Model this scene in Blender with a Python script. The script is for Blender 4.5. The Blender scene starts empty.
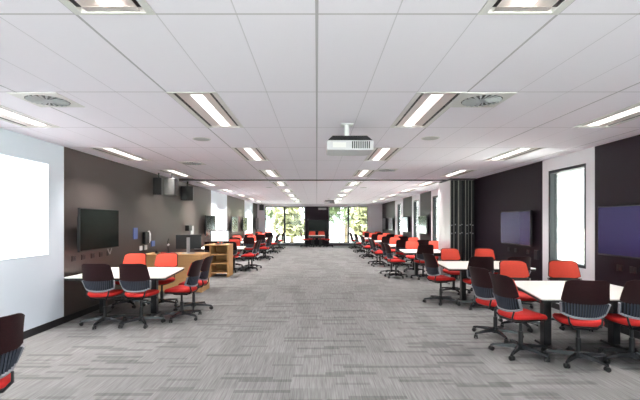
import bpy, math, random
from math import sin, cos, pi, radians
from mathutils import Vector, Matrix
random.seed(7)
SC = bpy.context.scene
COL = SC.collection
CAM_Z = 1.55
CEIL = 2.70
XL, XR = -3.87, 4.26          # side walls
YF, YB = 26.0, -3.0           # far wall, wall behind the camera

# ------------------------------------------------------------------ materials
def new_mat(name):
    m = bpy.data.materials.new(name); m.use_nodes = True
    nt = m.node_tree
    return m, nt, nt.nodes['Principled BSDF']

def mat(name, col, rough=0.5, metal=0.0, spec=0.5, emit=None, estr=0.0, noise=0.0, nscale=20.0, coat=0.0):
    m, nt, b = new_mat(name)
    b.inputs['Base Color'].default_value = (*col, 1)
    b.inputs['Roughness'].default_value = rough
    b.inputs['Metallic'].default_value = metal
    b.inputs['Specular IOR Level'].default_value = spec
    b.inputs['Coat Weight'].default_value = coat
    if emit:
        b.inputs['Emission Color'].default_value = (*emit, 1)
        b.inputs['Emission Strength'].default_value = estr
    if noise > 0:
        tc = nt.nodes.new('ShaderNodeTexCoord'); n = nt.nodes.new('ShaderNodeTexNoise')
        n.inputs['Scale'].default_value = nscale; n.inputs['Detail'].default_value = 3
        mx = nt.nodes.new('ShaderNodeMix'); mx.data_type = 'RGBA'
        mx.inputs['A'].default_value = (*[c * (1 - noise) for c in col], 1)
        mx.inputs['B'].default_value = (*[min(1, c * (1 + noise)) for c in col], 1)
        nt.links.new(tc.outputs['Object'], n.inputs['Vector'])
        nt.links.new(n.outputs['Fac'], mx.inputs['Factor'])
        nt.links.new(mx.outputs['Result'], b.inputs['Base Color'])
    return m

class NB:
    """tiny node builder"""
    def __init__(s, nt): s.nt = nt
    def n(s, t, **kw):
        x = s.nt.nodes.new(t)
        for k, v in kw.items(): setattr(x, k, v)
        return x
    def m(s, op, a, b=None, clamp=False):
        x = s.n('ShaderNodeMath', operation=op, use_clamp=clamp)
        for i, v in enumerate((a, b)):
            if v is None: continue
            if isinstance(v, (int, float)): x.inputs[i].default_value = v
            else: s.nt.links.new(v, x.inputs[i])
        return x.outputs[0]
    def mix(s, f, a, b):
        x = s.n('ShaderNodeMix'); x.data_type = 'RGBA'
        for k, v in (('Factor', f), ('A', a), ('B', b)):
            if isinstance(v, tuple): x.inputs[k].default_value = (*v, 1)
            elif isinstance(v, (int, float)): x.inputs[k].default_value = v
            else: s.nt.links.new(v, x.inputs[k])
        return x.outputs['Result']

def carpet_mat():
    m, nt, b = new_mat('carpet_planks'); k = NB(nt); L = nt.links.new
    tc = k.n('ShaderNodeTexCoord'); sep = k.n('ShaderNodeSeparateXYZ'); L(tc.outputs['Object'], sep.inputs[0])
    x, y = sep.outputs[0], sep.outputs[1]
    # streaks that run down the room
    cv = k.n('ShaderNodeCombineXYZ'); L(k.m('MULTIPLY', x, 85.0), cv.inputs[0]); L(k.m('MULTIPLY', y, 3.0), cv.inputs[1])
    n1 = k.n('ShaderNodeTexNoise'); n1.inputs['Scale'].default_value = 1.0; n1.inputs['Detail'].default_value = 2.0
    L(cv.outputs[0], n1.inputs['Vector'])
    # tone of each carpet plank
    def brick(w, h, off, sx, sy):
        c = k.n('ShaderNodeCombineXYZ'); L(k.m('ADD', x, sx), c.inputs[0]); L(k.m('ADD', y, sy), c.inputs[1])
        t = k.n('ShaderNodeTexBrick'); t.offset = off; t.offset_frequency = 2; t.squash = 1.0
        t.inputs['Scale'].default_value = 1.0; t.inputs['Mortar Size'].default_value = 0.0
        t.inputs['Brick Width'].default_value = w; t.inputs['Row Height'].default_value = h
        t.inputs['Color1'].default_value = (0, 0, 0, 1); t.inputs['Color2'].default_value = (1, 1, 1, 1)
        L(c.outputs[0], t.inputs['Vector'])
        s2 = k.n('ShaderNodeSeparateColor'); L(t.outputs['Color'], s2.inputs[0]); return s2.outputs[0]
    bars = brick(.52, .062, .37, 20.0, 20.0)
    bars2 = brick(.33, .05, .61, 31.3, 40.1)
    tone = brick(.26, 1.02, .5, 20.4, 33.0)
    d1 = k.m('GREATER_THAN', bars, .885); d2 = k.m('GREATER_THAN', bars2, .93)
    dark = k.m('MAXIMUM', d1, k.m('MULTIPLY', d2, .7))
    f = k.m('MULTIPLY', k.m('SUBTRACT', n1.outputs['Fac'], .5), 1.15)
    f = k.m('ADD', f, 1.0)
    f = k.m('MULTIPLY', f, k.m('ADD', .91, k.m('MULTIPLY', tone, .18)))
    f = k.m('MULTIPLY', f, k.m('SUBTRACT', 1.0, k.m('MULTIPLY', dark, .28)))
    hs = k.n('ShaderNodeVectorMath', operation='SCALE'); hs.inputs[0].default_value = (CARPET, CARPET * .985, CARPET * 1.0)
    L(f, hs.inputs['Scale']); L(hs.outputs[0], b.inputs['Base Color'])
    b.inputs['Roughness'].default_value = .9; b.inputs['Specular IOR Level'].default_value = .15
    return m

CARPET = .225
GX, GY, GY0 = 1.335, 1.33, 2.215
def ceiling_mat():
    m, nt, b = new_mat('ceiling_tiles'); k = NB(nt); L = nt.links.new
    tc = k.n('ShaderNodeTexCoord'); sep = k.n('ShaderNodeSeparateXYZ'); L(tc.outputs['Object'], sep.inputs[0])
    def line(c, p, o, w):
        v = k.m('ADD', k.m('DIVIDE', k.m('SUBTRACT', c, o), p), 40.5)
        v = k.m('ABSOLUTE', k.m('SUBTRACT', k.m('FRACT', v), .5))
        return k.m('LESS_THAN', v, w / p)
    mx = line(sep.outputs[0], GX, 0, .0085); my = line(sep.outputs[1], GY, GY0, .007)
    mn = line(sep.outputs[0], GX / 3, 0, .0035)
    c = k.mix(mn, (.93, .885, .975), (.72, .68, .75))
    c = k.mix(my, c, (.60, .56, .61)); c = k.mix(mx, c, (.52, .49, .54))
    n = k.n('ShaderNodeTexNoise'); n.inputs['Scale'].default_value = 60; L(tc.outputs['Object'], n.inputs['Vector'])
    bp = k.n('ShaderNodeBump'); bp.inputs['Strength'].default_value = .04; L(n.outputs['Fac'], bp.inputs['Height']); L(bp.outputs[0], b.inputs['Normal'])
    L(c, b.inputs['Base Color']); b.inputs['Roughness'].default_value = .8
    return m

def wood_mat(name, c1, c2, axis=2):
    m, nt, b = new_mat(name); k = NB(nt); L = nt.links.new
    tc = k.n('ShaderNodeTexCoord'); mp = k.n('ShaderNodeMapping')
    sc = [22, 22, 22]; sc[axis] = 1.6; mp.inputs['Scale'].default_value = sc
    L(tc.outputs['Object'], mp.inputs[0]); n = k.n('ShaderNodeTexNoise'); n.inputs['Scale'].default_value = 1.4; n.inputs['Detail'].default_value = 5
    L(mp.outputs[0], n.inputs['Vector']); L(k.mix(n.outputs['Fac'], c1, c2), b.inputs['Base Color'])
    b.inputs['Roughness'].default_value = .45
    return m

def glass_mat():
    m = bpy.data.materials.new('window_glass'); m.use_nodes = True; nt = m.node_tree; nt.nodes.clear(); k = NB(nt); L = nt.links.new
    o = k.n('ShaderNodeOutputMaterial'); t = k.n('ShaderNodeBsdfTransparent'); t.inputs[0].default_value = (.93, .98, .97, 1)
    g = k.n('ShaderNodeBsdfGlossy'); g.inputs['Roughness'].default_value = .02
    fr = k.n('ShaderNodeFresnel'); fr.inputs[0].default_value = 1.45
    mx = k.n('ShaderNodeMixShader'); L(k.m('MULTIPLY', fr.outputs[0], .8), mx.inputs[0]); L(t.outputs[0], mx.inputs[1]); L(g.outputs[0], mx.inputs[2]); L(mx.outputs[0], o.inputs[0])
    return m

M = {}
M['carpet'] = carpet_mat(); M['ceiling'] = ceiling_mat(); M['glass'] = glass_mat()
M['white_wall'] = mat('white_paint', (.74, .81, .90), .6, noise=.02, nscale=3)
M['white_right'] = mat('soft_white_paint', (.81, .79, .84), .6, noise=.02, nscale=3)
M['white_board'] = mat('white_laminate', (.78, .77, .82), .22)
M['dark_wall'] = mat('lighter_aubergine', (.066, .052, .049), .42, noise=.06, nscale=4)
M['dark_right'] = mat('darker_aubergine', (.018, .011, .018), .5, spec=.22, noise=.06, nscale=4)  # darker, less glossy aubergine than dark_wall
M['skirting'] = mat('black_skirting', (.012, .012, .014), .5)
M['black'] = mat('black_plastic', (.012, .012, .014), .4)
M['black_metal'] = mat('black_metal', (.014, .014, .016), .35, spec=.6)
M['frame_dark'] = mat('dark_aluminium', (.02, .022, .028), .4)
M['screen'] = mat('tv_screen', (.010, .011, .018), .12, spec=.6)
M['screen_matt'] = mat('matt_tv_screen', (.006, .008, .007), .2, spec=.10)
M['screen_blue'] = mat('blue_sheen_screen', (.022, .019, .075), .24, spec=.7)
nt_ = M['screen_blue'].node_tree.nodes['Principled BSDF']; nt_.inputs['Specular Tint'].default_value = (.36, .30, 1, 1)
M['bezel'] = mat('tv_bezel', (.014, .014, .016), .3)
M['seat'] = mat('red_seat_fabric', (.56, .016, .013), .8, noise=.12, nscale=60)
M['pad'] = mat('lit_red_back_mesh', (.80, .085, .048), .75, noise=.1, nscale=80)  # lighter than the seat red: light falling on the backs is in the colour
M['shell'] = mat('maroon_black_mesh', (.021, .004, .0055), .5, spec=.3, noise=.65, nscale=90)
M['lumbar'] = mat('blue_grey_flexor', (.042, .050, .074), .4)
M['rim'] = mat('grey_back_rim', (.30, .30, .33), .35)
M['base'] = mat('charcoal_nylon', (.032, .032, .036), .25)
M['castor'] = mat('black_castor', (.010, .010, .011), .45)
M['table'] = mat('white_table_laminate', (.86, .85, .82), .35)
M['band'] = mat('black_edge_band', (.012, .012, .013), .5)
M['wood'] = wood_mat('light_oak', (.55, .30, .12), (.72, .44, .20), 0)
M['wood_v'] = wood_mat('light_oak_upright', (.50, .26, .10), (.66, .38, .16), 2)
M['steel'] = mat('brushed_steel', (.55, .55, .56), .35, metal=1)
M['alu'] = mat('satin_aluminium', (.42, .40, .36), .45, metal=.8)
M['white_plastic'] = mat('white_plastic', (.80, .80, .82), .4)
M['grey_plastic'] = mat('grey_plastic', (.45, .46, .48), .45)
M['mid_grey'] = mat('mid_grey_cloth', (.07, .07, .07), .7)
M['reflector'] = mat('mirrored_reflector', (.80, .74, .73), .38, metal=.45)
M['fixture'] = mat('fixture_white', (.75, .73, .73), .5)
M['tube'] = mat('light_diffuser', (.9, .9, .9), .5, emit=(1, .95, .90), estr=2.0)
M['projected'] = mat('projected_white_image', (.8, .8, .8), .6, emit=(.97, .99, 1), estr=.9)
M['monitor_on'] = mat('white_monitor_picture', (.1, .1, .1), .3, emit=(.97, .98, 1), estr=1.1)
M['projector'] = mat('pale_grey_plastic', (.60, .59, .63), .4)
M['blue'] = mat('blue_plate', (.10, .16, .42), .5)
M['red_plastic'] = mat('red_plastic', (.5, .05, .04), .5)
M['leaf'] = mat('green_leaves', (.12, .155, .075), .6, noise=.45, nscale=1.5)
M['leaf_y'] = mat('yellow_green_leaves', (.19, .19, .10), .6, noise=.4, nscale=1.5)
M['bark'] = mat('grey_brown_bark', (.12, .09, .06), .9, noise=.3, nscale=10)
M['ground'] = mat('pale_paving', (.55, .55, .52), .8, noise=.08, nscale=.6)
M['roof'] = mat('roof_blocker_grey', (.4, .4, .4), .9)

# ------------------------------------------------------------------ mesh builder
class MB:
    def __init__(s): s.v = []; s.f = []; s.mi = []
    def add(s, vs, fs, mi=0, mx=None):
        o = len(s.v)
        s.v += [tuple(mx @ Vector(p)) if mx else tuple(p) for p in vs]
        s.f += [tuple(i + o for i in f) for f in fs]; s.mi += [mi] * len(fs); return s
    def box(s, x0, x1, y0, y1, z0, z1, mi=0, mx=None):
        vs = [(x, y, z) for z in (z0, z1) for y in (y0, y1) for x in (x0, x1)]
        return s.add(vs, [(0, 2, 3, 1), (4, 5, 7, 6), (0, 1, 5, 4), (1, 3, 7, 5), (3, 2, 6, 7), (2, 0, 4, 6)], mi, mx)
    def prism(s, pts, z0, z1, mi=0, mx=None):
        n = len(pts)
        vs = [(p[0], p[1], z0) for p in pts] + [(p[0], p[1], z1) for p in pts]
        fs = [tuple(range(n - 1, -1, -1)), tuple(range(n, 2 * n))] + [(i, (i + 1) % n, n + (i + 1) % n, n + i) for i in range(n)]
        return s.add(vs, fs, mi, mx)
    def loft(s, rings, cap=True, mi=0, mx=None):
        n = len(rings[0]); vs = [p for r in rings for p in r]; fs = []
        for k in range(len(rings) - 1):
            for i in range(n):
                j = (i + 1) % n; fs.append((k * n + i, k * n + j, (k + 1) * n + j, (k + 1) * n + i))
        if cap: fs += [tuple(range(n - 1, -1, -1)), tuple(range((len(rings) - 1) * n, len(rings) * n))]
        return s.add(vs, fs, mi, mx)
    def cyl(s, c0, c1, r0, r1=None, n=14, mi=0):
        r1 = r0 if r1 is None else r1
        return s.tube([c0, c1], [r0, r1], n, mi)
    def tube(s, path, rad, n=8, mi=0, flat=1.0):
        P = [Vector(p) for p in path]; R = rad if isinstance(rad, (list, tuple)) else [rad] * len(P); rings = []
        up = None
        for i, p in enumerate(P):
            t = ((P[min(i + 1, len(P) - 1)] - P[max(i - 1, 0)])).normalized()
            if up is None: up = Vector((0, 0, 1)) if abs(t.z) < .9 else Vector((1, 0, 0))
            a = t.cross(up).normalized(); b = a.cross(t).normalized(); up = b
            rings.append([tuple(p + a * (R[i] * cos(q)) + b * (R[i] * flat * sin(q))) for q in [2 * pi * j / n for j in range(n)]])
        return s.loft(rings, True, mi)
    def sheet(s, fn, nu, nv, t, mi=0):
        """closed shell: fn(u,v) gives the front surface, pushed back by t along -y"""
        vs = []; W = nu + 1
        for d in (0, -t):
            for j in range(nv + 1):
                for i in range(W):
                    x, y, z = fn(-1 + 2 * i / nu, j / nv); vs.append((x, y + d, z))
        N = W * (nv + 1); fs = []
        for j in range(nv):
            for i in range(nu):
                a = j * W + i; q = (a, a + 1, a + W + 1, a + W)
                fs.append(q[::-1]); fs.append(tuple(N + k for k in q))
        edge = [i for i in range(W)] + [j * W + nu for j in range(1, nv + 1)] + [nv * W + i for i in range(nu - 1, -1, -1)] + [j * W for j in range(nv - 1, 0, -1)]
        for a, b in zip(edge, edge[1:] + edge[:1]): fs.append((a, b, N + b, N + a))
        return s.add(vs, fs, mi)
    def build(s, name, mats, parent=None, bevel=0.0, smooth=True, kind=None):
        me = bpy.data.meshes.new(name); me.from_pydata(s.v, [], s.f)
        for m in (mats if isinstance(mats, (list, tuple)) else [mats]): me.materials.append(m)
        me.polygons.foreach_set('material_index', s.mi)
        import bmesh
        bm = bmesh.new(); bm.from_mesh(me); bmesh.ops.recalc_face_normals(bm, faces=bm.faces[:]); bm.to_mesh(me); bm.free()
        if smooth:
            me.polygons.foreach_set('use_smooth', [True] * len(me.polygons)); me.set_sharp_from_angle(angle=radians(38))
        me.update()
        o = bpy.data.objects.new(name, me); COL.objects.link(o)
        if parent: o.parent = parent
        if bevel:
            b = o.modifiers.new('edge', 'BEVEL'); b.width = bevel; b.segments = 2; b.limit_method = 'ANGLE'
        if kind: o['kind'] = kind
        return o

def tag(o, label, cat, group=None):
    o['label'] = label; o['category'] = cat
    if group: o['group'] = group
    return o
def thing(name, label, cat, loc=(0, 0, 0), rz=0.0, group=None):
    o = bpy.data.objects.new(name, None); COL.objects.link(o); o.empty_display_size = .1
    o.location = loc; o.rotation_euler = (0, 0, rz)
    return tag(o, label, cat, group)
def copy_tree(o, parent=None):
    c = o.copy(); COL.objects.link(c)
    if parent: c.parent = parent
    for ch in [q for q in COL.objects if q.parent == o]: copy_tree(ch, c)
    return c
KIDS = {}
NEW = []
def copy_thing(root, label, loc, rz, group, swivel=0):
    """a copy of a thing, its parts and their sub-parts"""
    def kids(o): 
        if o not in KIDS: KIDS[o] = list(o.children)
        return KIDS[o]
    def rec(o, parent):
        c = o.copy(); COL.objects.link(c); NEW.append(c)
        if parent: c.parent = parent
        for ch in kids(o): rec(ch, c)
        return c
    NEW.clear()
    c = rec(root, None); c.location = loc; c.rotation_euler = (0, 0, rz); tag(c, label, root['category'], group)
    if swivel:
        for q in NEW:
            if q.name.startswith('star_base'): q.rotation_euler = (0, 0, radians(swivel))
    return c
def struct(name, label, mb, mats, **kw):
    o = mb.build(name, mats, kind='structure', smooth=False, **kw); o['label'] = label; o['category'] = name.split('_')[0]; return o

# ------------------------------------------------------------------ room shell
TOP = 2.98
struct('floor', 'grey carpet plank floor running the length of the room', MB().box(XL - .2, XR + .2, YB - .2, YF + .2, -.12, 0), M['carpet'])

ROW0 = [GY0 + GY * k for k in range(-1, 17, 2)]            # start of each lit row
ROW0 = [y for y in ROW0 if y + GY < YF]
HOLE_X = [(-3.56, -3.115), (-1.335, -.89), (.89, 1.335), (3.115, 3.56)]
def ceiling_mesh():
    xs = sorted({XL, XR, *[v for h in HOLE_X for v in h]}); ys = sorted({YB, YF, *ROW0, *[y + GY for y in ROW0]})
    b = MB(); holes = {(round(h[0], 3), round(y, 3)) for h in HOLE_X for y in ROW0 if y > 2 or abs(h[0]) < 2}
    for x0, x1 in zip(xs, xs[1:]):
        for y0, y1 in zip(ys, ys[1:]):
            if (round(x0, 3), round(y0, 3)) in holes: continue
            b.add([(x0, y0, CEIL), (x0, y1, CEIL), (x1, y1, CEIL), (x1, y0, CEIL)], [(0, 1, 2, 3)])
    return b
cm = ceiling_mesh()
me_c = cm
o = bpy.data.meshes.new('ceiling'); o.from_pydata(cm.v, [], cm.f); o.materials.append(M['ceiling'])
o = bpy.data.objects.new('ceiling', o); COL.objects.link(o); o['kind'] = 'structure'; o['label'] = 'white suspended tile ceiling with a fine metal grid'; o['category'] = 'ceiling'
struct('roof', 'unseen slab above the suspended ceiling, added to block the sky', MB().box(XL - .2, XR + .2, YB - .2, YF + .2, TOP, TOP + .15), M['roof'])  # out of view, added to keep sky light off the ceiling void

# left wall: white to 6.12 m, then dark and white bays
wl = MB(); LEFT_FILLW = [(-2.7, -.9)]  # out-of-view window added to throw daylight on the ceiling
for a, c in LEFT_FILLW[:1]: wl.box(XL - .2, XL, a, c, 0, .3, 0); wl.box(XL - .2, XL, a, c, 2.6, TOP, 0)
for y0, y1, mi in ((YB, LEFT_FILLW[0][0], 0), (LEFT_FILLW[0][1], 6.12, 0), (6.12, 14.63, 1), (14.63, 17.24, 0), (17.24, 21.4, 1), (21.4, 24.2, 0), (24.2, YF, 1)):
    wl.box(XL - .2, XL, y0, y1, 0, TOP, mi)
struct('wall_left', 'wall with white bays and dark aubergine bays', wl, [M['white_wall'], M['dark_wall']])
# right wall: dark bays, white bays with one narrow window each
WINS = [(6.33, 7.36), (11.95, 12.95), (13.80, 14.75), (16.75, 17.65), (20.2, 21.15)]  # the second one is hidden, added to brighten the far ceiling
SIDE_FILLW = [(-2.7, -.9)]  # window out of view on the right, added for daylight on the ceiling
ZW0, ZW1 = .80, 2.48
segs = [(YB, -2.7, 0), (-2.7, -.9, 'w'), (-.9, 3.2, 0), (3.2, 6.13, 1), (6.13, 6.33, 0), (6.33, 7.36, 'w'), (7.36, 7.55, 0), (7.55, 11.7, 1), (11.7, 11.95, 0), (11.95, 12.95, 'w'), (12.95, 13.1, 0), (13.1, 13.4, 1), (13.4, 13.8, 0), (13.8, 14.75, 'w'), (14.75, 14.9, 0),
        (14.9, 16.5, 1), (16.5, 16.75, 0), (16.75, 17.65, 'w'), (17.65, 17.9, 0), (17.9, 19.77, 1), (19.77, 20.2, 0), (20.2, 21.15, 'w'), (21.15, 21.8, 0), (21.8, YF, 1)]
wr = MB()
for y0, y1, k in segs:
    if k == 'w':
        zz0, zz1 = (ZW0, ZW1) if y0 > 0 else (.3, 2.6)
        wr.box(XR, XR + .2, y0, y1, 0, zz0, 0); wr.box(XR, XR + .2, y0, y1, zz1, TOP, 0)
    else: wr.box(XR, XR + .2, y0, y1, 0, TOP, k)
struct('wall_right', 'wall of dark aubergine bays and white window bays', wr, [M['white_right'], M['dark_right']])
# far wall with two wide windows and a dark panel between
FW = [(-3.37, -.77), (.77, 3.33)]; ZF0, ZF1 = .14, 2.54
wf = MB(); wf.box(XL, -3.37, YF, YF + .2, 0, TOP, 0); wf.box(3.33, XR, YF, YF + .2, 0, TOP, 0); wf.box(-.77, .77, YF, YF + .2, 0, TOP, 0)
for a, c in FW: wf.box(a, c, YF, YF + .2, 0, ZF0, 0); wf.box(a, c, YF, YF + .2, ZF1, TOP, 0)
struct('wall_far', 'white far wall around two wide windows', wf, [M['white_right'], M['dark_wall']])
struct('trim_1', 'dark aubergine panel between the two far windows', MB().box(-.76, .76, YF - .06, YF - .001, .1, ZF1, 0), M['dark_right'])
# wall behind the camera: unseen, its windows added to light the ceiling
BACK_FILLW = [(-3.7, .1), (.3, 4.1)]
wb = MB(); wb.box(XL, -3.7, YB - .2, YB, 0, TOP); wb.box(.1, .3, YB - .2, YB, 0, TOP); wb.box(4.1, XR, YB - .2, YB, 0, TOP)
for a, c in BACK_FILLW: wb.box(a, c, YB - .2, YB, 0, .3); wb.box(a, c, YB - .2, YB, 2.6, TOP)
struct('wall_back', 'unseen white wall behind the viewer, its wide windows added to light the ceiling', wb, M['white_wall'])

def skirt(name, label, parts):
    b = MB()
    for p in parts: b.box(*p)
    struct(name, label, b, M['skirting'])
skirt('baseboard_left', 'black skirting along the wall opposite the windows', [(XL + .001, XL + .018, YB + .02, YF - .02, .001, .10)])
skirt('baseboard_right', 'black skirting along the window wall', [(XR - .018, XR - .001, YB + .02, YF - .02, .001, .10)])
skirt('baseboard_far', 'black skirting below the far windows', [(XL + .02, XR - .02, YF - .018, YF - .001, .001, .10)])

wn = [0]
def window(axis, a0, a1, z0, z1, plane, depth, mull=(), label='', mw=.05, bar=None):
    """framed window in a wall; axis 'y' for a side wall, 'x' for an end wall"""
    wn[0] += 1
    root = bpy.data.objects.new('window_%d' % wn[0], None); COL.objects.link(root)
    root['kind'] = 'structure'; root['label'] = label; root['category'] = 'window'
    root.location = ((plane + depth / 2, (a0 + a1) / 2, z0) if axis == 'y' else ((a0 + a1) / 2, plane + depth / 2, z0))
    h = (a1 - a0) / 2; H = z1 - z0
    def bx(b, p0, p1, q0, q1, d0, d1):
        if axis == 'y': b.box(d0, d1, p0, p1, q0, q1)
        else: b.box(p0, p1, d0, d1, q0, q1)
    f = MB(); t = mw; e = .002
    bx(f, -h + e, -h + t, e, H - e, -.06, .06); bx(f, h - t, h - e, e, H - e, -.06, .06); bx(f, -h + t, h - t, e, t, -.06, .06); bx(f, -h + t, h - t, H - t, H - e, -.06, .06)
    for mm, w in mull:
        bx(f, mm - (a0 + a1) / 2 - w / 2, mm - (a0 + a1) / 2 + w / 2, t, H - t, -.05, .05)
    if bar: bx(f, -h + t, h - t, bar - z0 - .02, bar - z0 + .02, -.045, .045)
    f.build('window_frame', M['frame_dark'], root, smooth=False)
    g = MB(); bx(g, -h + t, h - t, t, H - t, -.004, .004); g.build('window_pane', M['glass'], root, smooth=False)
    return root
side_names = ['beside the nearest wall screen', 'behind the folded partition, added to light the ceiling', 'just past the folded partition', 'third along the side wall', 'farthest along the side wall']
for (a, c), nm in zip(WINS, side_names): window('y', a, c, ZW0, ZW1, XR, .13, label='narrow tall black framed window ' + nm)
for a, c in SIDE_FILLW: window('y', a, c, .3, 2.6, XR, .2, label='unseen side window on the window wall, added to light the ceiling')
for a, c in LEFT_FILLW[:1]: window('y', a, c, .3, 2.6, XL - .2, .2, label='unseen side window by the projection wall, added to light the ceiling')
window('x', *FW[0], ZF0, ZF1, YF, .2, mull=((-2.1, .12),), bar=.66, label='wide far window on the wall screen side of the dark panel')
window('x', *FW[1], ZF0, ZF1, YF, .2, mull=((2.06, .12), (1.47, .03)), bar=.66, label='wide far window on the narrow window side of the dark panel')
window('x', *BACK_FILLW[0], .3, 2.6, YB - .2, .2, mull=((-1.85, .08),), label='unseen wide window behind the viewer, added to light the ceiling')
window('x', *BACK_FILLW[1], .3, 2.6, YB - .2, .2, mull=((2.1, .08),), label='second unseen wide window behind the viewer, added to light the ceiling')

# ------------------------------------------------------------------ ceiling lights
LAMP_W = 14.0
def make_light():
    root = thing('ceiling_light', '', 'ceiling light', (0, 0, 0))
    w, l = .2215, GY / 2 - .001
    f = MB(); f.box(-w, w, -l, -l + .02, -.005, .02); f.box(-w, w, l - .02, l, -.005, .02); f.box(-w, -.178, -l + .02, l - .02, -.005, .02); f.box(.178, w, -l + .02, l - .02, -.005, .02)
    f.build('frame', M['fixture'], root, smooth=False)
    h = MB(); h.box(-w, w, -l, l, .10, .11); h.box(-w, -w + .006, -l, l, .021, .10); h.box(w - .006, w, -l, l, .021, .10); h.box(-w + .006, w - .006, -l, -l + .006, .021, .10); h.box(-w + .006, w - .006, l - .006, l, .021, .10)
    h.build('housing', M['fixture'], root, smooth=False)
    for s in (-1, 1):
        b = MB()
        x0, x1 = sorted((s * .150, s * .176))
        for q in range(6):
            y0 = -l + .05 + q * (2 * l - .1) / 6; b.box(x0, x1, y0, y0 + (2 * l - .1) / 6 - .02, .001, .02)
        b.build('air_slot', M['black'], root, smooth=False)
        r = MB(); e = .003
        pts = [(.148, .002), (.110, .012), (.056, .020), (.056, .023), (.110, .015), (.148, .005)]
        r.loft([[(s * p[0], y, p[1]) for p in pts] for y in (-l + .021, l - .021)])
        r.build('reflector', M['reflector'], root)
    c = MB()
    for s in (-1, 1):
        y0, y1 = sorted((s * (l - .021), s * (l - .075))); c.box(-.147, .147, y0, y1, .0005, .0018)
    c.build('end_plate', M['reflector'], root, smooth=False)
    d = MB(); d.prism([(-.054, .020), (-.042, .008), (.042, .008), (.054, .020), (.054, .030), (-.054, .030)], -l + .03, l - .03, mx=Matrix.Rotation(radians(90), 4, 'X'))
    d.build('diffuser', M['tube'], root, smooth=False)
    return root
lp = make_light(); first = True
ordw = ['first', 'second', 'third', 'fourth', 'fifth', 'sixth', 'seventh', 'eighth', 'ninth', 'tenth']
rown = ['row above the wall screens opposite the windows', 'row on the projection side of the aisle', 'row on the window side of the aisle', 'outer row next to the window wall']
for ri, (hx, rn) in enumerate(zip(HOLE_X, rown)):
    ys = [y for y in ROW0 if not (ri in (0, 3) and y < 2)]
    for i, y in enumerate(ys):
        lab = 'recessed ceiling light, %s along the %s' % (ordw[i], rn)
        loc = (sum(hx) / 2, y + GY / 2, CEIL)
        if first: L0 = lp; lp.location = loc; tag(lp, lab, 'ceiling light', 'recessed ceiling lights'); first = False
        else: L0 = copy_thing(lp, lab, loc, 0, 'recessed ceiling lights')
for hx in HOLE_X:
    for y in ROW0:
        if y < 2 and abs(hx[0]) > 2: continue
        ld = bpy.data.lights.new('fluorescent_lamp', 'AREA'); ld.shape = 'RECTANGLE'; ld.size = .09; ld.size_y = 1.2 if abs(hx[0]) < 2 else 1.0; ld.energy = LAMP_W * (1.6 if y > 11 else 1.0) * (1.75 if hx[0] < -2 else 1.2 if hx[0] > 2 else .9); ld.color = (1, .95, .90); ld.spread = radians(112 if abs(hx[0]) < 2 else 102)
        lo = bpy.data.objects.new('fluorescent_lamp', ld); COL.objects.link(lo); lo.location = (sum(hx) / 2, y + GY / 2, CEIL + .006)

# ------------------------------------------------------------------ things on the ceiling
def make_vent():
    r = thing('ceiling_vent', '', 'air vent'); w = .2215
    b = MB(); n = 32; R = .185
    ring = [(R * cos(2 * pi * i / n), R * sin(2 * pi * i / n)) for i in range(n)]
    def sq(a):
        c, s_ = cos(a), sin(a); k = w / max(abs(c), abs(s_)); return (c * k, s_ * k)
    outer = [sq(2 * pi * i / n) for i in range(n)]
    b.loft([[(x, y, .0) for x, y in outer], [(x, y, -.006) for x, y in outer], [(x, y, -.010) for x, y in ring], [(x, y, -.001) for x, y in ring], [(x, y, 0) for x, y in outer]], cap=False)
    b.build('face_plate', M['fixture'], r)
    d = MB(); d.cyl((0, 0, -.0005), (0, 0, -.004), R - .001, n=32); d.build('dark_recess', M['black'], r)
    v = MB()
    for i in range(20):
        a = 2 * pi * i / 20
        p = [Vector((.05 * cos(a), .05 * sin(a), 0)), Vector((.05 * cos(a + .13), .05 * sin(a + .13), 0)), Vector((.175 * cos(a + .27), .175 * sin(a + .27), 0)), Vector((.175 * cos(a + .15), .175 * sin(a + .15), 0))]
        v.add([(q.x, q.y, -.006) for q in p] + [(q.x, q.y, -.011 - (.006 if k in (0, 3) else 0)) for k, q in enumerate(p)], [(0, 1, 2, 3), (7, 6, 5, 4), (0, 4, 5, 1), (1, 5, 6, 2), (2, 6, 7, 3), (3, 7, 4, 0)])
    v.cyl((0, 0, -.005), (0, 0, -.014), .05, n=20)
    v.build('swirl_blades', M['grey_plastic'], r); return r
vp_ = make_vent(); f1 = True
for x, y, lab in ((-2.54, 3.78, 'round swirl air vent in a square plate, on the projection wall side near the viewer'), (1.5575, 3.78, 'round swirl air vent beside the long light on the window side near the viewer'),
                  (-2.4475, 7.85, 'swirl air vent second from the viewer on the dark wall side'), (1.5575, 8.9, 'swirl air vent just before the partition track on the window side')):
    if f1: vp_.location = (x, y, CEIL); tag(vp_, lab, 'air vent', 'swirl air vents'); f1 = False
    else: copy_thing(vp_, lab, (x, y, CEIL), 0, 'swirl air vents')
def make_cspk():
    r = thing('ceiling_speaker', '', 'speaker')
    b = MB(); b.cyl((0, 0, 0), (0, 0, -.006), .125, .12, n=28); b.build('rim', M['fixture'], r)
    b = MB(); b.cyl((0, 0, -.0065), (0, 0, -.010), .108, .10, n=28); b.build('grille', M['grey_plastic'], r); return r
cs = make_cspk(); f1 = True
for x, y, lab in ((-1.60, 5.56, 'round grey ceiling speaker beside the lights on the dark wall side'), (1.56, 5.5, 'round grey ceiling speaker beside the lights on the window side'),
                  (-1.60, 13.4, 'round ceiling speaker beyond the partition track on the dark wall side'), (1.56, 13.4, 'round ceiling speaker beyond the partition track on the window side')):
    if f1: cs.location = (x, y, CEIL); tag(cs, lab, 'speaker', 'ceiling speakers'); f1 = False
    else: copy_thing(cs, lab, (x, y, CEIL), 0, 'ceiling speakers')

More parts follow.
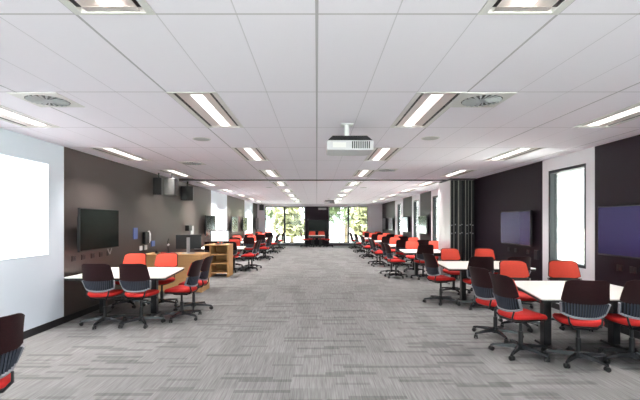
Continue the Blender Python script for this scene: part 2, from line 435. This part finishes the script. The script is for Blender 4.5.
def projector(lab, x, y, drop, zbot):
    """ceiling projector hung on a short pole; x, y is the middle of its near face"""
    r = thing('projector', lab, 'projector', (x, y, zbot), 0, 'ceiling projectors')
    b = MB(); hw = .27
    b.prism([(-hw, 0), (hw, 0), (hw, .38), (.20, .42), (-.20, .42), (-hw, .38)], 0, .115)
    b.build('body', M['projector'], r, bevel=.012)
    t = MB(); t.loft([[(-hw + .01, .015, .1155), (hw - .01, .015, .1155), (hw - .01, .38, .1155), (-hw + .01, .38, .1155)], [(-.20, .05, .175), (.20, .05, .175), (.20, .34, .175), (-.20, .34, .175)]])
    t.build('top_cover', M['black'], r)
    v = MB()
    for k in range(9): v.box(.02 + k * .024, .034 + k * .024, -.003, -.0005, .018, .100)
    v.build('exhaust_grille', M['frame_dark'], r, smooth=False)
    p = MB(); p.box(-.2, -.05, -.002, -.0005, .03, .09); p.build('front_cover', M['fixture'], r, smooth=False)
    m = MB(); m.cyl((-.03, .14, .176), (-.03, .14, CEIL - zbot - .012), .028); m.box(-.10, .04, .07, .21, CEIL - zbot - .012, CEIL - zbot - .001); m.build('ceiling_mount', M['white_plastic'], r)
    return r
projector('white projector hung from the ceiling near the viewer', .385, 4.60, 0, 2.375)
projector('small dark looking projector far down the room near the black end panel', .62, 19.6, 0, 2.43)

# partition track across the ceiling, and the folded stack of leaves
tr = thing('partition_track', 'dark metal track crossing the ceiling where the partition runs', 'track', ((XL + XR) / 2, 10.95, CEIL))
hw = (XR - XL) / 2 - .01
MB().box(-hw, hw, -.035, .035, -.028, -.001).build('rail', M['frame_dark'], tr, smooth=False)
MB().box(-hw + .02, -hw + .55, -.28, -.04, -.02, -.001).build('end_cover', M['black'], tr, smooth=False)
MB().box(hw - .70, hw - .02, .04, .62, -.03, -.001).build('parking_rail', M['frame_dark'], tr, smooth=False)
MB().box(hw - .70, hw - .02, -.33, -.04, -.03, -.001).build('parking_rail', M['frame_dark'], tr, smooth=False)
nleaf = 7; lx0 = 3.56; lw = (4.235 - lx0) / nleaf
for i in range(nleaf):
    x = lx0 + lw * (i + .5); r = thing('partition_panel', '', 'partition panel', (x, 11.16, 0), 0, 'folded partition leaves')
    dy = [0, .03, -.02, .05, -.03, .02, .04][i]
    lab = ('folded partition leaf with a white board face towards the aisle' if i == 0 else 'black folded partition leaf, %s counting from the white faced one' % ordw[i])
    tag(r, lab, 'partition panel', 'folded partition leaves')
    h = lw / 2 - .004
    b = MB(); b.box(-h + (.006 if i == 0 else 0), h, -.46 + dy, .56, .03, 2.655); b.build('leaf', M['black'], r, smooth=False)
    if i == 0: MB().box(-h, -h + .0055, -.46, .56, .03, 2.655).build('white_face', M['white_board'], r, smooth=False)
    e = MB(); wv = [.012, .016, .034, .012, .018, .010, .010][i]
    e.box(-h + .008, -h + .008 + wv, -.468 + dy, -.4605 + dy, .03, 2.655); e.build('edge_profile', M['alu'], r, smooth=False)
    for z in (1.22, 1.44):
        MB().box(-.012 + .01 * (i % 3), .010 + .01 * (i % 3), -.476 + dy, -.4685 + dy, z + .02 * (i % 2), z + .03 + .02 * (i % 2)).build('latch', M['steel'], r, smooth=False)
    MB().box(-h + .01, h - .01, -.35, .40, .001, .029).build('floor_seal', M['black'], r, smooth=False)

# ------------------------------------------------------------------ wall screens
def wall_tv(name, lab, side, yc, zc=1.42, w=1.24, h=.70, arm=.09, scr='screen'):
    """flat television; local x runs along the screen, -y is its front"""
    r = thing('wall_television', lab, 'television', ((XL if side == 'L' else XR), yc, zc), radians(90) if side == 'L' else radians(-90), 'wall mounted televisions')
    f = -arm
    MB().box(-w / 2, w / 2, f - .035, f, -h / 2, h / 2).build('bezel', M['bezel'], r, bevel=.004)
    MB().box(-w / 2 + .016, w / 2 - .016, f - .0375, f - .0352, -h / 2 + .022, h / 2 - .016).build('screen', M[scr], r, smooth=False)
    MB().box(-w / 2 + .03, w / 2 - .03, f + .0005, f + .028, -h / 2 + .05, h / 2 - .14).build('rear_housing', M['black'], r, bevel=.008)
    b = MB(); b.box(-.25, .25, -.018, -.001, -.2, .2); b.box(-.06, .06, f + .0285, -.0185, -.12, .12); b.build('wall_bracket', M['black_metal'], r, smooth=False)
    return r
tvL = [(6.87, 'black television on the dark wall above the nearest left table'), (14.05, 'television on the dark bay beside the first far white bay, opposite the windows'), (18.15, 'third television from the viewer on the wall opposite the windows'), (20.75, 'fourth television from the viewer on the wall opposite the windows'), (24.9, 'farthest television on the wall opposite the windows')]
for y, lab in tvL: wall_tv('tv', lab, 'L', y, arm=.13 if y < 10 else .12, scr='screen_matt' if y < 10 else 'screen')
tvR = [(5.27, 'nearest television on the window side wall, cut by the frame'), (8.37, 'television on the dark bay beyond the nearest narrow window'), (15.7, 'first television beyond the folded partition on the window wall'), (18.85, 'second television beyond the folded partition on the window wall'), (22.5, 'third television beyond the folded partition on the window wall'), (24.7, 'farthest television on the window wall')]
for y, lab in tvR: wall_tv('tv', lab, 'R', y, scr='screen_blue' if y < 10 else 'screen')
r = thing('wall_television', 'television on the dark end panel between the far windows', 'television', (.06, YF - .06, 1.33), 0, 'wall mounted televisions')
MB().box(-.60, .60, -.075, -.04, -.34, .34).build('bezel', M['bezel'], r, bevel=.004)
MB().box(-.585, .585, -.0775, -.0752, -.32, .325).build('screen', M['screen_matt'], r, smooth=False)
MB().box(-.25, .25, -.0395, -.001, -.2, .2).build('wall_bracket', M['black_metal'], r, smooth=False)
tag(MB().box(.1, .62, YF - .10, YF - .061, 2.32, 2.45).build('wall_mounted_unit', M['grey_plastic'], bevel=.008), 'pale grey unit fixed high on the dark end panel', 'wall unit')

# projected images on the white bays
tag(MB().box(XL + .001, XL + .006, 3.70, 5.76, 1.08, 2.375).build('projected_picture', M['projected'], smooth=False), 'bright white projected picture on the white wall near the viewer', 'projection screen', 'projected pictures')
tag(MB().box(XL + .001, XL + .006, 14.75, 17.1, .80, 2.05).build('projected_picture', M['projected'], smooth=False), 'bright white projected picture on the white bay past the wooden desk', 'projection screen', 'projected pictures')
tag(MB().box(XL + .001, XL + .006, 21.6, 24.0, .80, 2.05).build('projected_picture', M['projected'], smooth=False), 'bright white projected picture on the farthest white bay', 'projection screen', 'projected pictures')

# loudspeakers hung below the ceiling over the desk
def loudspeaker(lab, x, y, z, rz, grille, w=.26, h=.40, d=.26):
    r = thing('loudspeaker', lab, 'loudspeaker', (x, y, z), rz, 'hanging loudspeakers')
    MB().prism([(-w / 2, -d / 2), (w / 2, -d / 2), (w / 2 - .03, d / 2), (-w / 2 + .03, d / 2)], 0, h).build('cabinet', M['black'], r, bevel=.008)
    MB().box(-w / 2 + .012, w / 2 - .012, -d / 2 - .010, -d / 2 - .0005, .015, h - .015).build('grille', grille, r, bevel=.004)
    b = MB(); b.cyl((0, 0, h + .001), (0, 0, CEIL - z - .001), .02); b.build('hanging_bracket', M['black_metal'], r)
    return r
loudspeaker('black hanging loudspeaker with a pale grey face, nearer the viewer', -3.44, 9.5, 2.17, radians(-6), M['mid_grey'])
loudspeaker('black hanging loudspeaker with a black face, beyond the partition track', -3.68, 11.4, 2.15, radians(8), M['black'], w=.34)
loudspeaker('black loudspeaker high in the far corner beside the end window', -3.52, 25.6, 2.28, 0, M['black'], w=.30, h=.36)
c = loudspeaker('black box behind the hanging loudspeakers, against the dark wall', -3.72, 9.42, 2.18, 0, M['black'], w=.20, h=.40, d=.2)

# sockets, cables and small wall fittings
def socket(lab, side, y, z, w=.11, h=.085):
    r = thing('wall_socket', lab, 'socket', ((XL if side == 'L' else XR), y, z), radians(90) if side == 'L' else radians(-90), 'black wall sockets under the televisions')
    MB().box(-w / 2, w / 2, -.012, -.001, -h / 2, h / 2).build('face_plate', M['black'], r, bevel=.003)
    b = MB(); b.box(-.035, -.008, -.016, -.0125, -.02, .02); b.box(.008, .035, -.016, -.0125, -.02, .02); b.build('outlet', M['frame_dark'], r, smooth=False)
for i, y in enumerate((6.36, 6.62, 6.90, 7.16, 7.42)): socket('black socket under the television beside the white wall, %s from that wall' % ordw[i], 'L', y, .965)
for i, y in enumerate((5.62, 5.38, 5.12)): socket('black socket under the television cut by the frame, %s from the window' % ordw[i], 'R', y, .90)
for i, y in enumerate((8.85, 8.55, 8.05)): socket('black socket under the television before the partition, %s from the partition' % ordw[i], 'R', y, .94)
tag(MB().box(XR - .03, XR - .001, 7.68, 7.80, .82, 1.0).build('wall_plate', M['frame_dark'], bevel=.004), 'dark upright wall plate beside the narrow window', 'wall plate')
lo = MB(); lo.tube([(XL + .03 + .02 * sin(2 * q), 7.42 + .10 * sin(q), 1.10 + .15 * cos(q)) for q in [2 * pi * i / 20 for i in range(19)]], .008, 6)
tag(lo.build('cable_loop', M['grey_plastic']), 'looped pale cable hanging under the nearest left television', 'cable')
tag(MB().box(XL + .001, XL + .012, 8.42, 8.62, 1.18, 1.42).build('wall_sign', M['blue'], smooth=False), 'small blue notice on the dark wall beside the phone', 'sign')
ph = thing('wall_phone', 'black wall phone with a white handset on the dark wall', 'phone', (XL, 9.0, 1.05), radians(90))
MB().box(-.13, .08, -.07, -.001, 0, .27).build('body', M['black'], ph, bevel=.01)
MB().tube([(.13, -.03, .02), (.135, -.06, .08), (.135, -.06, .22), (.13, -.03, .29)], .022, 8).build('handset', M['white_plastic'], ph)
sw = ('white wall switch plate above the desk, nearer the notice', 'white wall switch plate above the desk, below the phone')
for i, y in enumerate((8.78, 9.02)): tag(MB().box(XL + .001, XL + .022, y - .06, y + .06, .92, 1.02).build('wall_switch', M['white_plastic'], bevel=.004), sw[i], 'switch', 'white wall switches')
tag(MB().box(XL + .001, XL + .03, 9.32, 9.50, .97, 1.10).build('wall_switch_panel', M['blue'], bevel=.004), 'small bluish control panel on the wall above the desk', 'control panel')
tag(MB().box(XL + .001, XL + .12, 11.75, 12.05, 1.28, 1.44).build('wall_box', M['black'], bevel=.006), 'small black box on the dark wall behind the monitor', 'wall box')
tag(MB().box(XL + .001, XL + .03, 12.2, 12.48, 1.16, 1.42).build('wall_cover_plate', M['grey_plastic'], bevel=.004), 'pale grey cover plate on the dark wall behind the monitor', 'wall plate')

# ------------------------------------------------------------------ swivel chair
def make_chair():
    r = thing('swivel_chair', '', 'chair')
    b = MB(); b.cyl((0, 0, .055), (0, 0, .125), .042, .036, 14)
    angs = [radians(90 + 72 * k) for k in range(5)]
    for a in angs:
        R = Matrix.Rotation(a, 4, 'Z')
        def sec(x, w, z0, z1): return [(x, -w, z0), (x, w, z0), (x, w * .75, z1), (x, -w * .75, z1)]
        b.loft([sec(.02, .026, .070, .118), sec(.17, .020, .070, .104), sec(.305, .014, .062, .083), sec(.327, .011, .060, .074)], mx=R)
    base = b.build('star_base', M['base'], r)
    c = MB()
    for s in (-1, 1): c.cyl((s * .008, 0, .027), (s * .024, 0, .027), .0265, n=12)
    c.box(-.0075, .0075, -.018, .024, .030, .056); c.cyl((0, .012, .05), (0, .012, .066), .008, n=8)
    c0 = c.build('castor', M['castor'])
    for k, a in enumerate(angs):
        q = c0 if k == 0 else c0.copy()
        if k: COL.objects.link(q)
        q.parent = base; q.location = (.314 * cos(a), .314 * sin(a), 0.001); q.rotation_euler = (0, 0, a + [.4, 1.9, -.8, 2.6, .9][k])
    b = MB(); b.cyl((0, 0, .126), (0, 0, .27), .027, n=14); b.cyl((0, 0, .27), (0, 0, .385), .018, n=12); b.build('gas_column', M['black_metal'], r)
    b = MB(); b.loft([[(-.09, -.13, .386), (.09, -.13, .386), (.07, .10, .386), (-.07, .10, .386)], [(-.11, -.15, .412), (.11, -.15, .412), (.09, .12, .412), (-.09, .12, .412)]]); b.build('tilt_mechanism', M['black'], r)
    b = MB(); b.tube([(.10, 0, .40), (.20, .03, .395), (.235, .03, .392)], [.006, .006, .011], 6); b.build('height_lever', M['black'], r)
    n = 36
    def ring(s, z, hx=.226, hy=.226, fall=1.0):
        out = []
        for i in range(n):
            t = 2 * pi * i / n; cx, sy = cos(t), sin(t)
            x = math.copysign(abs(cx) ** .52, cx) * hx * s; y = math.copysign(abs(sy) ** .52, sy) * hy * s
            x *= 1 - .10 * max(0, -y / hy)
            f = max(0, (y - .10) / .13); zz = z - .028 * fall * f * f + .008 * (x / hx) ** 2
            out.append((x, y + .01, zz))
        return out
    b = MB(); b.loft([ring(.90, .437), ring(.985, .447), ring(1.0, .462), ring(.985, .480), ring(.93, .492), ring(.75, .498), ring(.4, .494), ring(.05, .492)]); b.build('seat', M['seat'], r)
    b = MB(); b.loft([ring(.35, .413), ring(.75, .416), ring(.94, .428), ring(.97, .442), ring(.9, .4425)]); b.build('seat_pan', M['black'], r)
    # upper back: mesh on the front, dark shell behind
    def yb(z):
        t = z - .62
        return -.240 - .09 * t - .62 * max(0, t) ** 2 + .10 * min(0, t) * -1
    def face(w0, w1, z0, z1, off, cr):
        def fn(u, v):
            w = w0 + (w1 - w0) * v
            k = 1 - cr * max(0, (abs(u) - .60) / .40) ** 2.4
            z = z0 + (z1 - z0) * v
            zc = (z0 + z1) / 2; z = zc + (z - zc) * k
            x = u * w
            return (x, yb(z) + off + .062 * (abs(u) ** 2.2), z)
        return fn
    b = MB(); b.sheet(face(.226, .201, .684, .948, .0, .24), 20, 8, .012); b.build('back_shell', M['shell'], r)
    b = MB(); b.sheet(face(.216, .191, .692, .938, .0145, .26), 20, 8, .014); b.build('backrest', M['pad'], r)
    # lumbar flexor: upright ribs inside a U-shaped rim
    def low(u, v): 
        z = .534 + .156 * v; w = .205 + .022 * v
        return (u * w, yb(z) - .004 + .085 * abs(u) ** 2.4 * (1 - .3 * v), z + .04 * (1 - v) * abs(u) ** 3)
    b = MB()
    for i in range(17):
        u = -.94 + 1.88 * i / 16
        pts = [low(u, v) for v in (0, .33, .66, 1.0)]
        b.loft([[(p[0] - .0068, p[1] - .006, p[2]), (p[0] + .0068, p[1] - .006, p[2]), (p[0] + .0068, p[1] + .004, p[2]), (p[0] - .0068, p[1] + .004, p[2])] for p in pts])
    b.build('lumbar_ribs', M['lumbar'], r)
    b = MB(); b.sheet(lambda u, v: (low(u, v)[0], low(u, v)[1] + .012, low(u, v)[2]), 14, 4, .004); b.build('lumbar_backing', M['black'], r)
    b = MB(); path = [low(-1, 1 - k / 6) for k in range(6)] + [low(-1 + 2 * k / 16, 0) for k in range(17)] + [low(1, k / 6) for k in range(1, 7)]
    b.tube([(x, y - .002, z - .004) for x, y, z in path], .0135, 8); b.build('lumbar_rim', M['rim'], r)
    for s in (-1, 1):
        b = MB(); b.tube([(s * .05, -.09, .402), (s * .11, -.185, .420), (s * .15, -.222, .475), (s * .158, -.206, .540)], [.013, .013, .011, .009], 8)
        b.build('back_support', M['black'], r)
    return r
chair0 = make_chair(); placed = [False]
def chair(lab, x, y, face, grp, swivel=0):
    """face: heading in degrees, 0 looks down the room, 90 towards the wall opposite the windows"""
    if not placed[0]:
        placed[0] = True; chair0.location = (x, y, 0); chair0.rotation_euler = (0, 0, radians(face)); return tag(chair0, lab, 'chair', grp)
    return copy_thing(chair0, lab, (x, y, 0), radians(face), grp, swivel)

# ------------------------------------------------------------------ tables
def make_table(lab, pts, cx, cy, legs, grp):
    r = thing('meeting_table', lab, 'table', (cx, cy, 0), 0, grp)
    P = [Vector((p[0] - cx, p[1] - cy)) for p in pts]; out = []
    n = len(P)
    for i in range(n):                                   # rounded corners
        a, p, c = P[i - 1], P[i], P[(i + 1) % n]; d = .05
        q0 = p + (a - p).normalized() * d; q1 = p + (c - p).normalized() * d
        out += [tuple(q0 * (1 - t) ** 2 + p * 2 * t * (1 - t) + q1 * t * t) for t in (0, .25, .5, .75, 1)]
    cen = sum((Vector(q) for q in out), Vector((0, 0))) / len(out)
    MB().prism(out, .700, .715).build('tabletop', M['table'], r, bevel=.002)
    MB().prism([tuple(cen + (Vector(q) - cen) * .995) for q in out], .672, .6995).build('edge_band', M['band'], r, smooth=False)
    for lx in legs:
        b = MB(); b.box(lx - .045, lx + .045, -.05, .05, .031, .640); g = b.build('leg', M['black_metal'], r, bevel=.006)
        b = MB(); b.loft([[(lx - .035, -.20, .004), (lx + .035, -.20, .004), (lx + .035, .20, .004), (lx - .035, .20, .004)], [(lx - .03, -.19, .030), (lx + .03, -.19, .030), (lx + .03, .19, .030), (lx - .03, .19, .030)]]); b.build('foot', M['black_metal'], r, smooth=False)
    x0, x1 = min(legs), max(legs)
    b = MB(); b.box(x0 - .04, x1 + .04, -.35, -.30, .641, .6715); b.box(x0 - .04, x1 + .04, .30, .35, .641, .6715); b.box(x0 + .046, x1 - .046, -.02, .02, .56, .63)
    for lx in legs: b.box(lx - .03, lx + .03, -.30, .30, .641, .6715)
    b.build('under_frame', M['black_metal'], r, smooth=False)
    return r
R_T = [4.98, 7.80, 11.45, 14.25, 17.25, 20.2, 23.2]
rn_ = ['nearest table', 'second table', 'third table', 'fourth table', 'fifth table', 'sixth table', 'seventh table']
def J(s): return random.uniform(-s, s)
def seat_label(kind, i, row, which):
    T = '%s %s table' % (ordw[i], row)
    return {'back': 'red chair with its back to the viewer, %s half of %s', 'face': 'red chair facing the viewer across the %s half of %s', 'end': '%s red chair of the pair at the aisle end of %s'}[kind] % (which, T)
def right_table(i, y):
    x0 = 2.43 if i == 0 else 2.36
    make_table('white topped meeting table, %s from the viewer in the window side row' % ordw[i], [(x0, y - .66), (3.93, y - .66), (3.93, y + .68), (x0 + (.28 if i == 0 else .13), y + .68)], 3.2, y, (-.35, .50), 'tables along the window side')
    g = 'chairs at the window side tables'; W = 'window side'
    chair(seat_label('back', i, W, 'aisle'), (2.90 + J(.03) if i else 2.89), y - .56, -4 + J(6) if i else -16, g, 0)
    if i != 2: chair(seat_label('back', i, W, 'wall'), (3.56 + J(.03) if i else 3.48), y - .56, (J(6) if i else -9), g, 36)
    chair(seat_label('face', i, W, 'aisle'), 3.02 + J(.03), y + .94, 182 + J(8), g, 0)
    chair(seat_label('face', i, W, 'wall'), 3.73 + J(.03), y + .94, 174 + J(8), g, 36)
    if i == 1: chair('single red chair at the aisle end of second window side table', 2.38, y - .12, -74, g, 20)
    else:
        chair(seat_label('end', i, W, 'nearer'), (2.39 if i == 0 else 2.20), y - (.29 if i == 0 else .33), (-79 if i == 0 else -84 + J(6)), g)
        chair(seat_label('end', i, W, 'farther'), (2.41 if i == 0 else 2.22), y + (.42 if i == 0 else .46), (-72 if i == 0 else -90 + J(6)), g, 36)
for i, y in enumerate(R_T): right_table(i, y)
L_T = [6.66, 13.0, 16.5, 19.8, 23.0]
def left_table(i, y):
    make_table('white topped meeting table, %s from the viewer in the desk side row' % ordw[i], [(-3.80, y - .68), (-2.27, y - .68), (-2.42, y + .68), (-3.80, y + .68)], -3.1, y, (-.45, .40), 'tables along the wall opposite the windows')
    g = 'chairs at the tables opposite the windows'; W = 'desk side'
    chair(seat_label('back', i, W, 'wall'), -3.21, y - .60, 2 + J(4) * (i > 0), g, 36)
    chair(seat_label('back', i, W, 'aisle'), -2.66, y - .60, J(4), g, 0)
    chair(seat_label('face', i, W, 'wall'), -3.47 + J(.02), y + .74, 180 + J(8), g, 36)
    chair(seat_label('face', i, W, 'aisle'), -2.87 + J(.02), y + .74, 180 + J(8), g, 0)
    chair(seat_label('end', i, W, 'nearer'), -2.17, y - .23, 84 + J(6) * (i > 0), g, 12)
    chair(seat_label('end', i, W, 'farther'), -2.18, y + .42, 88 + J(6) * (i > 0), g, 36)
for i, y in enumerate(L_T): left_table(i, y)
# small table under the end panel
make_table('small white meeting table below the dark end panel', [(-.48, 23.9), (.48, 23.9), (.48, 24.9), (-.48, 24.9)], 0, 24.4, (-.2, .2), 'tables along the end')
g = 'chairs at the end table'
chair('red chair facing the viewer behind the end table, nearer the desk side', -.31, 25.15, 176, g)
chair('red chair facing the viewer behind the end table, nearer the window side', .31, 25.15, 184, g, 36)
chair('red chair at the desk side end of the end table', -.72, 24.35, -85, g)
chair('red chair at the window side end of the end table', .72, 24.35, 85, g)
chair('red chair cut by the frame close to the viewer, beside the projection wall', -2.31, 2.65, 64, 'single chairs')

# ------------------------------------------------------------------ teacher desk and lectern
d = thing('teacher_desk', 'light oak desk against the dark wall behind the nearest left table', 'desk', (-3.17, 9.05, 0))
MB().box(-.68, .67, -.33, .33, .808, .835).build('worktop', M['wood'], d, bevel=.003)
MB().box(-.64, .63, -.32, -.295, .012, .807).build('front_panel', M['wood'], d, bevel=.002)
for s in (-1, 1):
    x0, x1 = sorted((s * .665 - .005, s * .635 - .005)); MB().box(x0, x1, -.32, .31, .001, .807).build('side_panel', M['wood_v'], d, bevel=.002)
mo = thing('desk_monitor', 'black monitor on a grey stand seen from behind on the oak desk', 'monitor', (-2.90, 9.05, .835), radians(6))
MB().box(-.28, .28, -.02, .02, .10, .42).build('screen_housing', M['black'], mo, bevel=.006)
MB().box(-.27, .27, .0205, .023, .115, .41).build('screen', M['screen'], mo, smooth=False)
b = MB(); b.box(-.035, .035, -.055, -.0205, .013, .36); b.build('stand', M['grey_plastic'], mo, bevel=.004)
b = MB(); b.box(-.12, .12, -.12, .08, .001, .0125); b.build('foot', M['grey_plastic'], mo, bevel=.003)
gn = thing('gooseneck_microphone', 'thin dark gooseneck with a pale tip standing on the oak desk', 'microphone', (-3.32, 8.95, .835))
MB().box(-.05, .05, -.05, .05, .001, .03).build('base', M['black'], gn, bevel=.004)
MB().tube([(0, 0, .03), (-.01, 0, .15), (-.01, -.01, .27), (.02, -.03, .34)], .008, 6).build('neck', M['black'], gn)
MB().tube([(.0, -.03, .19), (.03, -.06, .21)], .022, 8).build('tip', M['white_plastic'], gn)
tag(MB().box(-3.46, -3.36, 8.86, 8.98, .8355, .873).build('small_box', M['red_plastic'], bevel=.004), 'small reddish box on the oak desk beside the gooseneck', 'box')
tag(MB().box(-3.24, -3.16, 8.84, 8.94, .8355, .868).build('small_box', M['red_plastic'], bevel=.004), 'small reddish box on the oak desk between gooseneck and monitor', 'box')
tag(MB().box(-3.62, -3.56, 8.95, 9.02, .8355, .90).build('remote_control', M['black'], bevel=.004), 'small black handset standing on the oak desk by the wall', 'remote control')
l = thing('lectern', 'light oak lectern with open shelves facing the viewer', 'lectern', (-2.74, 11.5, 0))
for s in (-1, 1):
    x0, x1 = sorted((s * .268, s * .222)); MB().box(x0, x1, -.30, .30, .001, .875).build('side_panel', M['wood_v'], l, bevel=.002)
MB().box(-.42, .27, -.31, .31, .8755, .905).build('top', M['wood'], l, bevel=.003)
MB().box(-.221, .221, .27, .295, .05, .875).build('back_panel', M['wood_v'], l, smooth=False)
for z in (.10, .36, .61): MB().box(-.221, .221, -.29, .269, z, z + .034).build('shelf', M['wood'], l, bevel=.002)
wm = thing('lectern_monitor', 'monitor with a bright white picture standing on the oak lectern', 'monitor', (-2.80, 11.55, .905), radians(3))
MB().box(-.27, .27, -.015, .02, .06, .40).build('screen_housing', M['bezel'], wm, bevel=.004)
MB().box(-.246, .246, -.018, -.0155, .084, .378).build('screen', M['monitor_on'], wm, smooth=False)
b = MB(); b.box(-.03, .03, .021, .045, .012, .25); b.box(-.11, .11, -.07, .09, .001, .0115); b.build('stand', M['grey_plastic'], wm, smooth=False)

# ------------------------------------------------------------------ outside
gr = MB(); gr.box(-60, 80, -60, 120, -.42, -.40); o = gr.build('ground', M['ground'], smooth=False, kind='structure'); o['label'] = 'pale paved ground outside the windows'; o['category'] = 'ground'
def tree(lab, x, y, h, rad, m, seed, trunk=True):
    rnd = random.Random(seed); r = thing('garden_tree', lab, 'tree', (x, y, -.40), 0, 'trees outside the end windows')
    b = MB(); n = 1600
    blobs = [(Vector((rnd.uniform(-.6, .6) * rad, rnd.uniform(-.5, .5) * rad, h * rnd.uniform(.45, .88))), rad * rnd.uniform(.35, .6)) for _ in range(9)]
    for i in range(n):
        c, q = rnd.choice(blobs); v = Vector((rnd.gauss(0, 1), rnd.gauss(0, 1), rnd.gauss(0, 1))).normalized() * q * rnd.uniform(.75, 1.05)
        p = c + v; s = rnd.uniform(.14, .30)
        a = Vector((rnd.gauss(0, 1), rnd.gauss(0, 1), rnd.gauss(0, 1))).normalized(); t = a.cross(v).normalized()
        a2 = t.cross(a).normalized()
        b.add([p - t * s, p + a2 * s * .5, p + t * s, p - a2 * s * .5], [(0, 1, 2, 3)])
    f = b.build('foliage', m, r, smooth=False)
    b = MB(); b.tube([(0, 0, 0), (.05, 0, h * .3), (-.05, .05, h * .7)], [.16, .12, .05], 8); b.build('trunk', M['bark'], r)
TR = [(-4.6, 31.5, 4.6, 1.9, 'leaf', 'green tree outside the end window, nearest the projection wall side'), (-1.9, 30.2, 3.2, 1.5, 'leaf_y', 'low yellow green tree outside the end window beside the dark panel'),
      (-2.9, 35.0, 6.2, 2.4, 'leaf', 'tall green tree behind the yellow one outside the end window'), (.6, 31.0, 4.2, 1.2, 'leaf', 'green tree outside the end window just past the dark panel'),
      (3.9, 30.5, 3.6, 1.5, 'leaf_y', 'yellow green tree outside the end window on the narrow window side'), (2.6, 36.0, 6.0, 2.3, 'leaf', 'tall green tree farthest to the narrow window side outside the end window')]
for i, (x, y, h, q, mm, lab) in enumerate(TR): tree(lab, x, y, h, q, M[mm], 20 + i)

# ------------------------------------------------------------------ light and camera
w = bpy.data.worlds.new('World'); SC.world = w; w.use_nodes = True
bg = w.node_tree.nodes['Background']; bg.inputs[0].default_value = (.90, .97, 1, 1); bg.inputs[1].default_value = 3.8
sd = bpy.data.lights.new('sun', 'SUN'); sd.energy = 56.0; sd.angle = radians(3); sd.color = (1, .96, .88)
so = bpy.data.objects.new('sun', sd); COL.objects.link(so); so.location = (-10, 10, 30); so.rotation_euler = (radians(24), 0, 0)

cd = bpy.data.cameras.new('camera'); cam = bpy.data.objects.new('camera', cd); COL.objects.link(cam)
cam.location = (0, 0, CAM_Z); cam.rotation_euler = (radians(90), 0, 0)
cd.sensor_fit = 'HORIZONTAL'; cd.sensor_width = 36; cd.lens = 36 * 400 / 640
cd.shift_x = (320 - 316.8) / 640; cd.shift_y = (221.7 - 200) / 640; cd.clip_end = 300
SC.camera = cam
vs = SC.view_settings; vs.view_transform = 'Standard'; vs.look = 'None'; vs.exposure = 0.44; vs.gamma = 1.0; vs.use_curve_mapping = False
